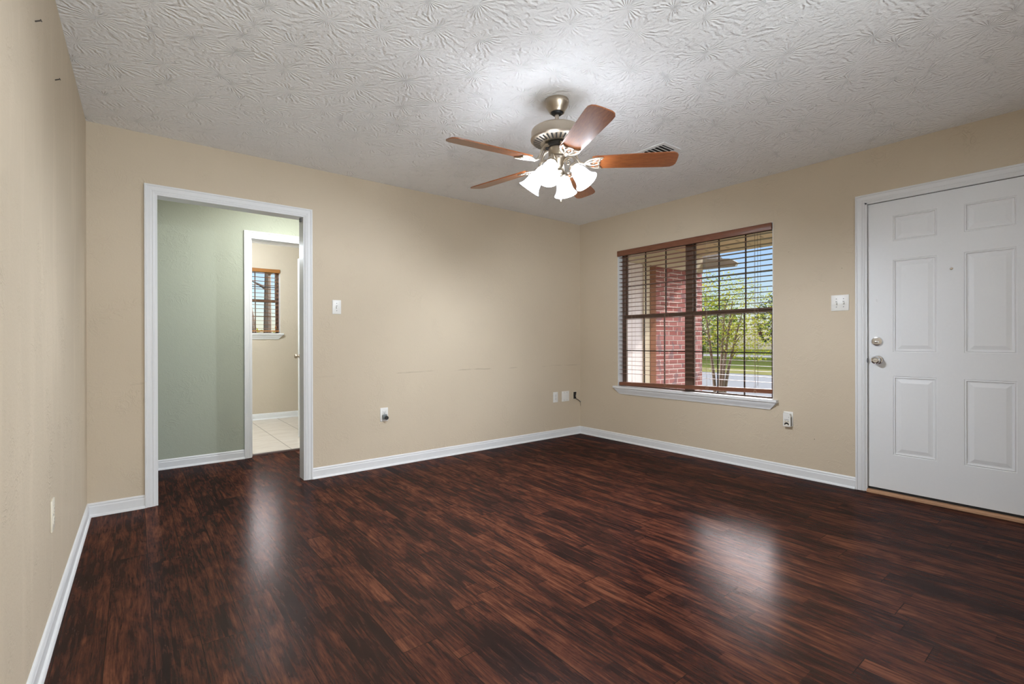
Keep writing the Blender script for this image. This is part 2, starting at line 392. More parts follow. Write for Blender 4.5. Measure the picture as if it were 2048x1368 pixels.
# right wall with window and front door openings
WY0, WY1, WZ0, WZ1 = -2.17, -.56, .595, 2.052
DY0, DY1, DZ = -3.745, -2.800, 2.065
b = MB().box((0, -4.5, 0), (.15, DY0, H)).box((0, DY1, 0), (.15, WY0, H)).box((0, WY1, 0), (.15, .112, H))
b.box((0, DY0, DZ), (.15, DY1, H)).box((0, WY0, 0), (.15, WY1, WZ0-.03)).box((0, WY0, WZ1), (.15, WY1, H))
struct('wall_right', b, 'tan_wall_paint', 'tan wall with the blind-covered window and white front door', 'wall')
b = MB(); b.add([(xl(0), 0, 0), (xl(-4.45), -4.45, 0), (xl(-4.45), -4.45, H), (xl(0), 0, H), (-4.55, 0, 0), (-4.65, -4.45, 0), (-4.65, -4.45, H), (-4.55, 0, H)],
     [(0,1,2,3),(7,6,5,4),(0,4,5,1),(3,2,6,7),(1,5,6,2),(0,3,7,4)])
struct('wall_left', b, 'smudged_tan_wall_paint', 'tan smudged wall running along the left edge of the photo', 'wall')
RX0, RX1, RZ0, RZ1 = -4.15, -2.15, .60, 2.05  # opening of the added rear window
b = MB().box((-4.65, -4.38, 0), (RX0, -4.5, H)).box((RX1, -4.38, 0), (.15, -4.5, H)).box((RX0, -4.38, 0), (RX1, -4.5, RZ0)).box((RX0, -4.38, RZ1), (RX1, -4.5, H))
struct('wall_front', b, 'tan_wall_paint', 'tan wall with an added window, behind the camera', 'wall')
# hall: sage wall with doorway to the tiled room
GX0, GX1, GZ = -3.255, -2.60, 2.045
b = MB().box((-5.5, 1.085, 0), (GX0-.018, 1.20, H)).box((GX1+.018, 1.085, 0), (-1.5, 1.20, H)).box((GX0-.018, 1.085, GZ+.018), (GX1+.018, 1.20, H))
struct('wall_hall', b, 'sage_wall_paint', 'sage green hall wall seen through the open doorway', 'wall')
b = MB().box((-5.5, .112, 0), (-5.4, 1.085, H)); struct('wall_hall_left', b, 'sage_wall_paint', 'sage green end wall of the hall on the left', 'wall')
b = MB().box((-1.6, .112, 0), (-1.5, 1.085, H)); struct('wall_hall_right', b, 'sage_wall_paint', 'sage green end wall of the hall on the right', 'wall')
# tiled room
b = MB().box((-4.6, 1.165, -.12), (-1.5, 3.6, .001)); struct('floor_tile', b, 'cream_floor_tile', 'cream tile floor of the room beyond the hall', 'floor')
FX0, FX1, FZ0, FZ1 = -3.35, -2.485, 1.20, 2.10
b = MB().box((-4.6, 3.45, 0), (FX0, 3.6, H)).box((FX1, 3.45, 0), (-1.5, 3.6, H)).box((FX0, 3.45, 0), (FX1, 3.6, FZ0-.025)).box((FX0, 3.45, FZ1), (FX1, 3.6, H))
struct('wall_far', b, 'cream_wall_paint', 'cream wall with small window in the tiled room', 'wall')
b = MB().box((-4.6, 1.2, 0), (-4.5, 3.45, H)); struct('wall_far_left', b, 'cream_wall_paint', 'cream side wall of the tiled room, on the left', 'wall')
b = MB().box((-1.6, 1.2, 0), (-1.5, 3.45, H)); struct('wall_far_right', b, 'cream_wall_paint', 'cream side wall of the tiled room, on the right', 'wall')

# ------------------------------------------------------------------ baseboards with shoe moulding
BB = [(0, 0), (.009, 0), (.0105, .004), (.0105, .060), (.008, .066), (.0075, .070), (.009, .074), (.006, .080), (.003, .083), (0, .084)]
SH = [(0.0095, 0), (.0215, 0), (.0205, .006), (.017, .012), (.0115, .015), (.0095, .016)]
def run(fn, u0, u1, name, label, mit0=0, mit1=0):
    def prof(P):
        m = MB(); n = len(P); vs = []
        for u, mt in ((u0, mit0), (u1, mit1)): vs += [fn(u+mt*d, z, d) for d, z in P]
        fs = [(i, (i+1) % n, n+(i+1) % n, n+i) for i in range(n)]+[tuple(range(n)), tuple(range(n, 2*n))[::-1]]
        m.add(vs, fs); return m
    o = struct(name, prof(BB), 'white_trim_paint', label, 'baseboard')
    part('shoe_moulding', prof(SH), 'white_trim_paint', o, smooth=False)
CW = .057
run(onback, -4.35, OX0-.013-CW, 'baseboard_back_left', 'short white baseboard left of the cased doorway', 1, 0)
run(onback, OX1+.008+CW, 0, 'baseboard_back', 'long white baseboard under the tan back wall', 0, -1)
run(onright, 0, DY1+CW, 'baseboard_right', 'white baseboard under the window wall', -1, 0)
run(onleft, 0, -4.38, 'baseboard_left', 'white baseboard along the left wall', -1, 0)
run(onsage, -5.4, GX0-.006-CW, 'baseboard_hall', 'white baseboard under the sage green wall')
run(onfar, -4.5, -1.6, 'baseboard_far', 'white baseboard under the cream wall in the tiled room')

# ------------------------------------------------------------------ door casings, jambs
CP = [(0, 0), (0, .016), (.004, .0175), (.010, .0165), (.013, .0125), (.017, .012), (.030, .0125), (.037, .0110), (.041, .0080), (.044, .0100), (.049, .0095), (.052, .0070), (.057, .0060), (.057, 0)]
def casing(fn, u0, u1, ztop, zb=0.0):
    """three mitred mouldings round an opening; u0/u1/ztop = inner edges; returns (left, right, head) meshes"""
    n = len(CP); out = []
    def sweep(a, c):
        m = MB(); vs = a+c; fs = [(i, (i+1) % n, n+(i+1) % n, n+i) for i in range(n)]+[tuple(range(n)), tuple(range(n, 2*n))[::-1]]
        m.add(vs, fs); return m
    U = [CW-w for w, d in CP]
    s = 1 if u1 > u0 else -1
    L = sweep([fn(u0-s*o, zb, d) for o, (w, d) in zip(U, CP)], [fn(u0-s*o, ztop+o, d) for o, (w, d) in zip(U, CP)])
    R = sweep([fn(u1+s*o, zb, d) for o, (w, d) in zip(U, CP)], [fn(u1+s*o, ztop+o, d) for o, (w, d) in zip(U, CP)])
    T = sweep([fn(u0-s*o, ztop+o, d) for o, (w, d) in zip(U, CP)], [fn(u1+s*o, ztop+o, d) for o, (w, d) in zip(U, CP)])
    return L, R, T
# trim of the open doorway
tr = thing('trim_1', (-3.54, 0, 0), 'white moulded trim around the open doorway to the hall', 'trim', kind='structure')
for nm, m in zip(('side_casing', 'side_casing', 'head_casing'), casing(onback, OX0-.013, OX1+.008, OZ+.008)): part(nm, m, 'white_trim_paint', tr)
part('jamb', MB().box((OX0-.018, -.002, 0), (OX0, .116, OZ)), 'white_trim_paint', tr, smooth=False)
part('jamb', MB().box((OX1, -.002, 0), (OX1+.018, .116, OZ)), 'white_trim_paint', tr, smooth=False)
part('head_jamb', MB().box((OX0-.018, -.002, OZ), (OX1+.018, .116, OZ+.018)), 'white_trim_paint', tr, smooth=False)
part('latch_catch', MB().bbox((OX1-.012, .03, OZ-.028), (OX1+.001, .07, OZ-.001), .002), 'grey_slot', tr, 'small grey catch in the top corner')
# trim of the doorway to the tiled room
tr = thing('trim_2', (-2.93, 1.085, 0), 'white moulded trim around the doorway in the sage wall', 'trim', kind='structure')
for nm, m in zip(('side_casing', 'side_casing', 'head_casing'), casing(onsage, GX0-.006, GX1+.006, GZ+.010)): part(nm, m, 'white_trim_paint', tr)
part('jamb', MB().box((GX0-.018, 1.083, 0), (GX0, 1.203, GZ)).box((GX0, 1.12, 0), (GX0+.010, 1.158, GZ)), 'white_trim_paint', tr, smooth=False)
part('jamb', MB().box((GX1, 1.083, 0), (GX1+.018, 1.203, GZ)).box((GX1-.010, 1.12, 0), (GX1, 1.158, GZ)), 'white_trim_paint', tr, smooth=False)
part('head_jamb', MB().box((GX0-.018, 1.083, GZ), (GX1+.018, 1.203, GZ+.018)).box((GX0+.010, 1.12, GZ-.012), (GX1-.010, 1.158, GZ)), 'white_trim_paint', tr, smooth=False)
b = MB(); b.prism([(-.028, 0), (-.022, .010), (0, .014), (.022, .010), (.028, 0)], GX0+.0005, GX1-.0005, lambda u, v, d: Vector((d, 1.165+u, v+.0005)))
struct('trim_3', b, 'dark_transition_wood', 'dark brown strip between plank floor and tile floor', 'threshold', smooth=True)

# ------------------------------------------------------------------ six-panel door leaf
def door_leaf(W, Ht, panels, fn, th=.042):
    """fn(u, z, d): d = 0 front face, negative goes into the leaf"""
    m = MB()
    us = sorted({0, W} | {p[0] for p in panels} | {p[1] for p in panels}); zs = sorted({0, Ht} | {p[2] for p in panels} | {p[3] for p in panels})
    def inp(u, z): return any(a < u < b and c < z < d for a, b, c, d in panels)
    for side, sg in ((0.0, 1), (-th, -1)):
        for i in range(len(us)-1):
            for j in range(len(zs)-1):
                if inp((us[i]+us[i+1])/2, (zs[j]+zs[j+1])/2): continue
                q = [(us[i], zs[j]), (us[i+1], zs[j]), (us[i+1], zs[j+1]), (us[i], zs[j+1])]
                m.add([fn(u, z, side) for u, z in q], [(0, 1, 2, 3)])
        rings = [(0, 0), (.003, -.0035), (.010, -.0005), (.014, -.0075), (.022, -.008), (.046, -.0015)]
        for a, b_, c, d in panels:
            vs = []
            for ins, dep in rings: vs += [fn(u, z, side+sg*dep) for u, z in ((a+ins, c+ins), (b_-ins, c+ins), (b_-ins, d-ins), (a+ins, d-ins))]
            fs = []
            for k in range(len(rings)-1): fs += [(k*4+e, k*4+(e+1) % 4, k*4+4+(e+1) % 4, k*4+4+e) for e in range(4)]
            fs.append(tuple(range(4*len(rings)-4, 4*len(rings)))); m.add(vs, fs)
    for q in ([(0, 0), (W, 0)], [(W, 0), (W, Ht)], [(W, Ht), (0, Ht)], [(0, Ht), (0, 0)]):
        (a, c), (e, g) = q; m.add([fn(a, c, 0), fn(e, g, 0), fn(e, g, -th), fn(a, c, -th)], [(0, 1, 2, 3)])
    return m
DX = .018                                           # front door face sits a little behind the wall face
def ondoor(u, z, d): return Vector((DX-d, -2.815-u, z+.036))
ZP = [(.247, .794), (.960, 1.601), (1.728, 1.907)]
pan = [(a, b_, c, d) for a, b_ in ((.143, .376), (.507, .740)) for c, d in ZP]
DW, DH = .900, 2.012
dr = thing('door_1', (DX, -3.265, .036), 'white six-panel front door with chrome knob and deadbolt', 'door', kind='structure')
part('door_leaf', door_leaf(DW, DH, pan, ondoor), 'grey_white_door_paint', dr, smooth=False)
def axis_m(p, d):
    q = Vector(d).to_track_quat('Z', 'Y').to_matrix().to_4x4(); q.translation = Vector(p); return q
def ondoor_w(x, y, z): return Vector((DX, y, z))
m = MB().lathe([(.033, 0), (.033, .004), (.029, .009), (.016, .011), (.012, .016), (.012, .028), (.017, .034), (.0255, .043), (.0275, .052), (.025, .060), (.017, .064), (.015, .062), (0, .062)], 32, axis_m((DX, -2.872, .939), (-1, 0, 0)))
k = part('door_knob', m, 'polished_chrome', dr, 'round chrome knob')
part('lock_button', MB().bbox((DX-.070, -2.8775, .936), (DX-.060, -2.8665, .942), .001), 'polished_chrome', k)
m = MB().lathe([(.033, 0), (.033, .006), (.030, .012), (.018, .014), (0, .014)], 32, axis_m((DX, -2.868, 1.071), (-1, 0, 0)))
k = part('deadbolt', m, 'polished_chrome', dr, 'round chrome deadbolt')
part('thumb_turn', MB().bbox((DX-.030, -2.880, 1.062), (DX-.012, -2.858, 1.074), .003), 'polished_chrome', k)
m = MB().lathe([(.0085, 0), (.0085, .002), (.006, .004), (.0035, .004), (.003, .001), (0, .001)], 20, axis_m((DX, -3.262, 1.540), (-1, 0, 0)))
part('peephole', m, 'polished_chrome', dr)
part('dent', MB().sphere((DX+.004, -2.865, 1.36), .0062, 8, (1, .8, 2.6)), 'grey_white_door_paint', dr)
part('weatherstrip', MB().box((DX+.006, -2.8155, .02), (DX+.046, -2.800, 2.060)).box((DX+.006, -3.745, 2.049), (DX+.046, -2.800, 2.0645)).box((DX+.006, -3.745, .02), (DX+.046, -3.7155, 2.060)), 'black_rubber', dr, smooth=False)
part('door_sweep', MB().box((DX+.002, -3.715, .020), (DX+.040, -2.816, .036)), 'black_rubber', dr, smooth=False)
tr = thing('trim_4', (0, -3.27, 0), 'white moulded trim around the front door', 'trim', kind='structure')
for nm, m in zip(('side_casing', 'side_casing', 'head_casing'), casing(onright, DY1-.002, DY0+.002, DZ-.004)): part(nm, m, 'white_trim_paint', tr)
part('jamb', MB().box((-.002, DY1-.0125, 0), (DX+.005, DY1+.001, DZ)).box((DX+.05, DY1-.03, 0), (.15, DY1+.001, DZ)), 'white_trim_paint', tr, smooth=False)
part('jamb', MB().box((-.002, DY0-.001, 0), (DX+.005, DY0+.0125, DZ)).box((DX+.05, DY0-.001, 0), (.15, DY0+.03, DZ)), 'white_trim_paint', tr, smooth=False)
part('head_jamb', MB().box((-.002, DY0, DZ-.0135), (DX+.005, DY1, DZ)).box((DX+.05, DY0, DZ-.03), (.15, DY1, DZ)), 'white_trim_paint', tr, smooth=False)
part('strike_plate', MB().lathe([(.017, 0), (.017, .002), (0, .002)], 20, axis_m((DX-.010, DY1-.0125, .935), (0, -1, 0))), 'grey_slot', tr, 'dark rounded strike plate')
b = MB(); b.prism([(-.022, 0.001), (-.020, .014), (-.012, .020), (.15, .020), (.15, 0.001)], -3.745, -2.8135, lambda u, v, d: Vector((u, d, v)))
struct('trim_5', b, 'oak_threshold_wood', 'light oak threshold under the front door', 'threshold')

# open inner door in the tiled room
ang = math.radians(1.0)
def onleaf(u, z, d):
    c0 = Vector((GX1-.005, 1.208, .012)); e = Vector((-math.sin(ang+.08), math.cos(ang+.08), 0)); nrm = Vector((-e.y, e.x, 0))
    return c0 + e*u + nrm*(d+.002) + Vector((0, 0, z))
d2 = thing('door_2', (GX1-.005, 1.208, .012), 'white inner door standing open in the tiled room', 'door', kind='structure')
part('door_leaf', door_leaf(.60, 2.00, [(.10, .255, c, d) for c, d in ZP]+[(.345, .50, c, d) for c, d in ZP], onleaf, .035), 'white_trim_paint', d2, smooth=False)
p0 = onleaf(.545, .905, .0); n0 = onleaf(.545, .905, 1)-p0
part('door_knob', MB().lathe([(.028, 0), (.028, .004), (.013, .010), (.011, .022), (.020, .030), (.026, .042), (.022, .054), (.010, .058), (0, .058)], 24, axis_m(p0, n0)), 'satin_nickel', d2)

# ------------------------------------------------------------------ windows
def window(name, label, fn, u0, u1, z0, z1, units, dep, cols, fw=.034):
    """fn(u, z, d): d < 0 goes outward.  frame, sashes, panes in `units` side by side"""
    w = thing(name, fn((u0+u1)/2, z0, -dep), label, 'window', kind='structure')
    m = MB()
    def bar(m, a, b_, c, d, n0, n1):
        vs = [fn(a, c, n0), fn(b_, c, n0), fn(b_, d, n0), fn(a, d, n0), fn(a, c, n1), fn(b_, c, n1), fn(b_, d, n1), fn(a, d, n1)]
        m.add(vs, [(0,1,2,3),(4,5,6,7),(0,1,5,4),(1,2,6,5),(2,3,7,6),(3,0,4,7)])
    bar(m, u0, u0+fw, z0, z1, -dep-.05, -dep); bar(m, u1-fw, u1, z0, z1, -dep-.05, -dep); bar(m, u0+fw, u1-fw, z1-.03, z1, -dep-.05, -dep); bar(m, u0+fw, u1-fw, z0-.025, z0+.002, -dep-.05, -dep)
    wU = (u1-u0)/units
    for k in range(1, units): bar(m, u0+k*wU-.036, u0+k*wU+.036, z0-.002, z1-.03, -dep-.05, -dep)
    part('window_frame', m, 'bronze_window_frame', w, smooth=False)
    zm = z0+(z1-z0)*.515
    for k in range(units):
        a = u0+k*wU+(fw if k == 0 else .036); c = u0+(k+1)*wU-(fw if k == units-1 else .036)
        for lo, hi, off in ((z0-.002, zm+.012, -.008), (zm-.026, z1-.03, -.034)):
            m = MB(); n0, n1 = -dep+off-.014, -dep+off
            sw = .014
            bar(m, a, a+sw, lo, hi, n0, n1); bar(m, c-sw, c, lo, hi, n0, n1)
            tb = .036 if off > -.02 else .014; bb = .012 if off > -.02 else .036
            bar(m, a+sw, c-sw, hi-tb, hi, n0, n1); bar(m, a+sw, c-sw, lo, lo+bb, n0, n1)
            s = part('sash', m, 'bronze_window_frame', w, smooth=False)
            m = MB(); zc = (lo+hi)/2 + (.0)
            for q in range(1, cols): uu = a+(c-a)*q/cols; bar(m, uu-.0055, uu+.0055, lo+bb, hi-tb, n0+.004, n1-.002)
            bar(m, a+sw, c-sw, zc-.005, zc+.005, n0+.003, n1-.003)
            part('glazing_bar', m, 'dark_bronze_bar', s, smooth=False)
            m = MB(); bar(m, a+sw, c-sw, lo+bb, hi-tb, n0-.002, n0+.001)
            part('pane', m, 'window_glass', s, smooth=False)
    return w
def sill(fn, u0, u1, z, w, ext=.04):
    m = MB(); a, c = u0-ext, u1+ext
    P = [(-.10, z-.003), (0, z), (.036, z), (.041, z-.004), (.041, z-.020), (.036, z-.024), (-.10, z-.024)]
    # stool: narrower inside the recess
    vs = []; m2 = MB()
    m2.prism(P[1:6]+[(0, z-.024)], a, c, lambda d, zz, u: fn(u, zz, d))
    m2.prism([(-.10, z-.003), (0, z), (0, z-.024), (-.10, z-.024)], u0, u1, lambda d, zz, u: fn(u, zz, d))
    part('sill', m2, 'white_trim_paint', w, 'white painted sill board', smooth=False)
    Q = [(0.0, 0), (.031, 0), (.029, -.012), (.022, -.026), (.014, -.040), (.010, -.052), (.009, -.060), (0, -.060)]
    n = len(Q); vs = []
    for sgn, e in ((1, u0-ext+.006), (-1, u1+ext-.006)):
        vs += [fn(e+sgn*min(.060, -zz)*.95, z-.024+zz, d) for d, zz in Q]
    m3 = MB(); m3.add(vs, [(i, (i+1) % n, n+(i+1) % n, n+i) for i in range(n)]+[tuple(range(n)), tuple(range(n, 2*n))[::-1]])
    part('apron', m3, 'white_trim_paint', w, 'white cove moulding under the sill')
w1 = window('window_1', 'large bronze double window with grid bars looking onto the porch', onright, WY1, WY0, WZ0, WZ1, 2, .075, 3) if False else window('window_1', 'large bronze double window with grid bars looking onto the porch', onright, WY0, WY1, WZ0, WZ1, 2, .075, 3)
sill(onright, WY0, WY1, WZ0, w1)
part('reveal', MB().box((.0, WY1-.004, WZ0), (.075, WY1, WZ1)).box((.0, WY0, WZ0), (.075, WY0+.004, WZ1)).box((.0, WY0+.004, WZ1-.004), (.075, WY1-.004, WZ1)), 'white_trim_paint', w1, 'white painted window recess', smooth=False)
w3 = window('fill_window', 'bronze double window added behind the camera for fill light', lambda u, z, d: Vector((u, -4.38+d, z)), RX1, RX0, RZ0, RZ1, 2, .06, 2)  # window added to let the rear fill light in
w2 = window('window_2', 'small bronze window in the tiled room beyond the hall', onfar, FX0, FX1, FZ0, FZ1, 1, .075, 3, .03)
sill(onfar, FX0, FX1, FZ0, w2)
part('reveal', MB().box((FX1-.004, 3.45, FZ0), (FX1, 3.525, FZ1)).box((FX0, 3.45, FZ0), (FX0+.004, 3.525, FZ1)), 'white_trim_paint', w2, smooth=False)

# ------------------------------------------------------------------ wooden blinds
def blind(label, fn, u0, u1, ztop, zrail, mat, du, cords, drop=0.0, n=None, dc=-.034, valance_h=.06, cord_mat='cord_tan', pitch=.0445, rail_h=.018, sag=0.0):
    bl = thing('window_blind', fn((u0+u1)/2, zrail, dc), label, 'blind', 'wooden slat blinds')
    def bar(m, a, b_, c, d, n0, n1): m.bbox(fn(a, c, n0), fn(b_, d, n1), .003)
    m = MB(); bar(m, u0-du, u1+du, ztop-valance_h, ztop, .004, .016); bar(m, u0-du, u0-du+.012, ztop-valance_h, ztop, -.05, .004) if du > 0 else None
    part('valance', m, mat, bl)
    m = MB(); bar(m, u0+.006, u1-.006, ztop-.045, ztop-.006, dc-.028, dc+.028); part('head_rail', m, mat, bl)
    z0 = ztop-valance_h-.012
    n = int((z0-zrail-rail_h-.012)/pitch)+1
    m = MB(); 
    prof = [(-.025, -.0002), (-.0235, -.0013), (.0235, -.0013), (.025, -.0002), (.0235, .0009), (-.0235, .0009)]
    m.prism(prof, u0+.008, u1-.008, lambda d, zz, u: fn(u, z0+zz+d*.02, dc+d))
    first = part('slat', m, mat, bl)
    for i in range(1, n):
        s = first.copy(); COL.objects.link(s); s.parent = bl; s.location = (0, 0, -pitch*i + drop*i/n); WM[s] = WM[bl]
    m = MB(); q = []
    for u, z in ((u0+.006, zrail), (u1-.006, zrail-sag)): q += [fn(u, z+dz, dc+d) for d, dz in ((-.026, .004), (-.022, 0), (.022, 0), (.026, .004), (.026, rail_h-.006), (.020, rail_h), (-.020, rail_h), (-.026, rail_h-.006))]
    m.add(q, [(i, (i+1) % 8, 8+(i+1) % 8, 8+i) for i in range(8)]+[tuple(range(8)), tuple(range(8, 16))[::-1]])
    part('bottom_rail', m, mat, bl)
    for cu in cords:
        m = MB()
        for off in (-.0258, .0258): m.tube([fn(cu, z0+.02, dc+off), fn(cu, zrail+.004, dc+off)], .0006, 5)
        m.tube([fn(cu+.008, z0+.02, dc+.0262), fn(cu+.008, zrail+.01, dc+.0262)], .0008, 5)
        m.tube([fn(cu+.014*math.cos(q), zrail+.006+.012*math.sin(q), dc+.030) for q in [PI*2*i/10 for i in range(10)]], .0009, 5, True)
        part('ladder_cord', m, cord_mat, bl)
    return bl, bar
# front window blind
bl, bar = blind('brown wooden slat blind hung open in the large front window', onright, WY0+.006, WY1-.004, WZ1-.004, .640, 'brown_blind_wood', .0, (-.745, -1.145, -1.587, -2.022), rail_h=.036, sag=.040)
m = MB()
zt = 1.985
m.tube([onright(-2.073, zt, .006), onright(-2.073, 1.62, .008), onright(-2.072, 1.16, .006)], .0011, 6)
part('lift_cord', m, 'cord_brown', bl)
m = MB()
for q in range(5):
    a = 2*PI*q/5+.3
    p0 = onright(-2.072, 1.140, .008); e = onright(-2.072+.020*math.cos(a), 1.140+.020*math.sin(a), .010)
    m.tube([p0, (p0+e)/2, e], [.004, .0075, .004], 8)
part('tassel', m, 'cord_brown', bl, 'knotted dark cord tassel')
m = MB(); m.tube([onright(-2.026, zt, .006), onright(-2.026, .74, .006), onright(-2.035, .70, .010), onright(-2.030, .665, .012), onright(-2.020, .69, .012)], .0011, 6); m.tube([onright(-2.048, zt, .006), onright(-2.048, .70, .007)], .0010, 6)
part('tilt_cord', m, 'cord_brown', bl)
# tile room blind
bl2, bar = blind('honey brown wooden slat blind in the small window beyond the hall', onfar, FX0+.006, FX1-.006, FZ1-.002, 1.222, 'honey_blind_wood', .004, (-2.80, -2.60), valance_h=.05, pitch=.055)
m = MB(); m.tube([onfar(-2.545, 2.04, .006), onfar(-2.545, 1.30, .007)], .0012, 6); part('lift_cord', m, 'cord_tan', bl2)
m = MB().lathe([(0, 0), (.006, .004), (.011, .03), (.006, .045), (0, .047)], 12, Matrix.Translation(onfar(-2.545, 1.255, .008))); part('tassel', m, 'honey_blind_wood', bl2)

# ------------------------------------------------------------------ switches, outlets, plates
def plate(name, fn, uc, zc, w, h, label, cat, kind, group=None, mat='white_plastic', s=1):
    t_ = thing(name, fn(uc, zc-h/2, 0), label, cat, group)
    part('cover_plate', MB().bbox(fn(uc-w/2, zc-h/2, 0), fn(uc+w/2, zc+h/2, .0055), .0022), mat, t_)
    def screw(u, z): part('screw', MB().lathe([(.0033, 0), (.0033, .0007), (.0022, .0012), (0, .0012)], 12, axis_m(fn(u, z, .0055), fn(u, z, 1)-fn(u, z, 0))), 'grey_slot', t_)
    def receptacle(zz):
        m = MB().bbox(fn(uc-.0165, zz-.014, .004), fn(uc+.0165, zz+.014, .0075), .003); r = part('receptacle', m, mat, t_)
        m = MB()
        for du in (-.0065, .0065): m.box(fn(uc+du-.0012, zz-.001, .0074), fn(uc+du+.0012, zz+.008, .0078))
        m.lathe([(.0025, 0), (.0025, .0004), (0, .0004)], 10, axis_m(fn(uc, zz-.008, .0074), fn(uc, zz, 1)-fn(uc, zz, 0)))
        part('slot', m, 'dark_slot', r, smooth=False)
    if kind == 'switch' or kind == 'switch2':
        for u in ([uc] if kind == 'switch' else [uc-.023, uc+.023]):
            m = MB().box(fn(u-.005, zc-.012, .005), fn(u+.005, zc+.012, .0058)); part('switch_slot', m, 'grey_slot', t_, smooth=False)
            part('toggle', MB().prism([(.0055, -.006), (.0165, -.013), (.0175, -.008), (.0055, .008)], u-.0038, u+.0038, lambda d, z, uu: fn(uu, zc+z, d)), mat, t_, smooth=False)
            screw(u, zc+.030); screw(u, zc-.030)
    elif kind == 'outlet': receptacle(zc+.0195); receptacle(zc-.0195); screw(uc, zc)
    elif kind == 'blank2':
        for u in (uc-.023, uc+.023): screw(u, zc+.042); screw(u, zc-.042)
    return t_
plate('light_switch', onback, -2.828, 1.359, .071, .114, 'white single light switch right of the open doorway', 'light switch', 'switch')
plate('light_switch', onright, -2.6465, 1.3575, .115, .117, 'white double light switch beside the front door', 'light switch', 'switch2')
plate('outlet', onback, -2.426, .450, .071, .116, 'white wall outlet below the switch with dark plug-in device', 'outlet', 'outlet')
plate('outlet', onback, -.400, .450, .071, .116, 'white wall outlet left of the blank plate near the corner', 'outlet', 'outlet')
plate('blank_wall_plate', onback, -.244, .450, .115, .116, 'white blank double wall plate near the room corner', 'wall plate', 'blank2')
plate('outlet', onleft, -1.464, .432, .071, .116, 'ivory outlet low on the left wall', 'outlet', 'outlet', mat='ivory_plastic')
plate('outlet', onright, -2.2865, .452, .071, .116, 'white outlet under the window behind the plug-in alarm', 'outlet', 'outlet')
# plug-in device on the left outlet of the back wall
pd = thing('plug_in_device', onback(-2.420, .4305, .008), 'small smoky grey plug-in device with round black end', 'plug-in device')
m = MB().bbox(onback(-2.446, .410, .0082), onback(-2.406, .452, .030), .006); part('housing', m, 'smoke_plastic', pd)
m = MB().lathe([(.012, 0), (.0165, .004), (.0165, .013), (.013, .017), (0, .017)], 24, axis_m(onback(-2.414, .424, .026), (-.22, -1, 0))); part('cap', m, 'dark_slot', pd)
# plug-in alarm
al = thing('plug_in_alarm', onright(-2.287, .390, .008), 'white plug-in alarm with printed label below the window corner', 'alarm')
m = MB(); m.prism([(-.030, -.056), (.030, -.056), (.030, .028), (.022, .046), (.0, .050), (-.030, .050)], .0082, .034, lambda u, v, d: onright(-2.287-u*.92, .450+v, d)); part('housing', m, 'white_plastic', al)
m = MB().bbox(onright(-2.309, .398, .030), onright(-2.3165, .468, .0335), .001); part('side_grille', MB().box(onright(-2.3145, .400, .012), onright(-2.3151, .470, .030)), 'grey_slot', al, smooth=False)
m = MB().box(onright(-2.306, .400, .0339), onright(-2.266, .4405, .0343)); lb = part('label', m, 'ivory_plastic', al, 'printed label', smooth=False)
m = MB(); arc = [(.017*math.cos(q), .015*math.sin(q)) for q in [PI*i/10 for i in range(11)]]+[(-.017, -.006), (-.010, -.006), (-.007, .001), (.007, .001), (.010, -.006), (.017, -.006)]
m.prism(arc, .0342, .0346, lambda u, v, d: onright(-2.286-u, .412+v, d))
m.box(onright(-2.302, .4345, .0342), onright(-2.290, .4375, .0346)); m.box(onright(-2.284, .4345, .0342), onright(-2.272, .4375, .0346))
part('print', m, 'dark_slot', lb, smooth=False)
m = MB()
for i in range(4):
    u = -2.270-.008*i; m.box(onright(u, .446, .0339), onright(u-.006, .450, .0343))
part('lettering', m, 'grey_slot', al, smooth=False)
part('indicator_light', MB().lathe([(.002, 0), (.002, .001), (0, .001)], 8, axis_m(onright(-2.303, .468, .0339), (-1, 0, 0))), 'dark_slot', al)
# open box and cable in the corner
ob = thing('junction_box', onback(-.088, .41, 0), 'open dark junction box without cover by the corner', 'junction box')
m = MB(); u0, u1, z0, z1 = -.117, -.066, .408, .492
for a, c in (((u0, z0), (u0+.002, z1)), ((u1-.002, z0), (u1, z1)), ((u0, z0), (u1, z0+.002)), ((u0, z1-.002), (u1, z1))): m.box(onback(a[0], a[1], .0005), onback(c[0], c[1], .004))
part('box_rim', m, 'ivory_plastic', ob, smooth=False)
part('box_interior', MB().box(onback(u0+.002, z0+.002, .0003), onback(u1-.002, z1-.002, .0022)), 'box_blue_black', ob, smooth=False)
m = MB(); m.tube([onback(-.110, .480, .006), onback(-.100, .45, .014), onback(-.085, .455, .012), onback(-.075, .485, .008)], .003, 6); part('wire', m, 'box_blue_black', ob)
part('bracket', MB().box(onback(-.083, .43, .002), onback(-.072, .47, .006)), 'polished_chrome', ob, smooth=False)
m = MB(); m.tube([onback(-.104, .428, .004), onback(-.090, .414, .016), onback(-.055, .395, .022), onback(-.028, .378, .020)], .0038, 8)
cc = top('coaxial_cable', m, 'black_rubber', 'short black cable poking out of the open junction box', 'cable', loc=onback(-.104, .428, .004))
m = MB(); m.tube([onback(-.028, .378, .020), onback(-.014, .370, .019)], .006, 8); part('connector', m, 'grey_slot', cc)
m = MB(); m.tube([onback(-.016, .371, .018), onback(-.008, .345, .012), onback(-.003, .322, .008)], .0016, 6); part('wire_end', m, 'black_rubber', cc)
# nails in the left wall
for y, z, lb in ((-1.785, 2.108, 'dark nail high on the left wall near the photo corner'), (-1.335, 2.114, 'dark nail on the left wall close to the ceiling edge')):
    m = MB(); p = onleft(y, z, 0); q = onleft(y-.004, z+.006, .014); m.tube([p, q], .0022, 8); m.tube([q, q+Vector((.002, 0, .001))], .0042, 8)
    top('nail', m, 'nail_steel', lb, 'nail', 'nails in the left wall', loc=p)

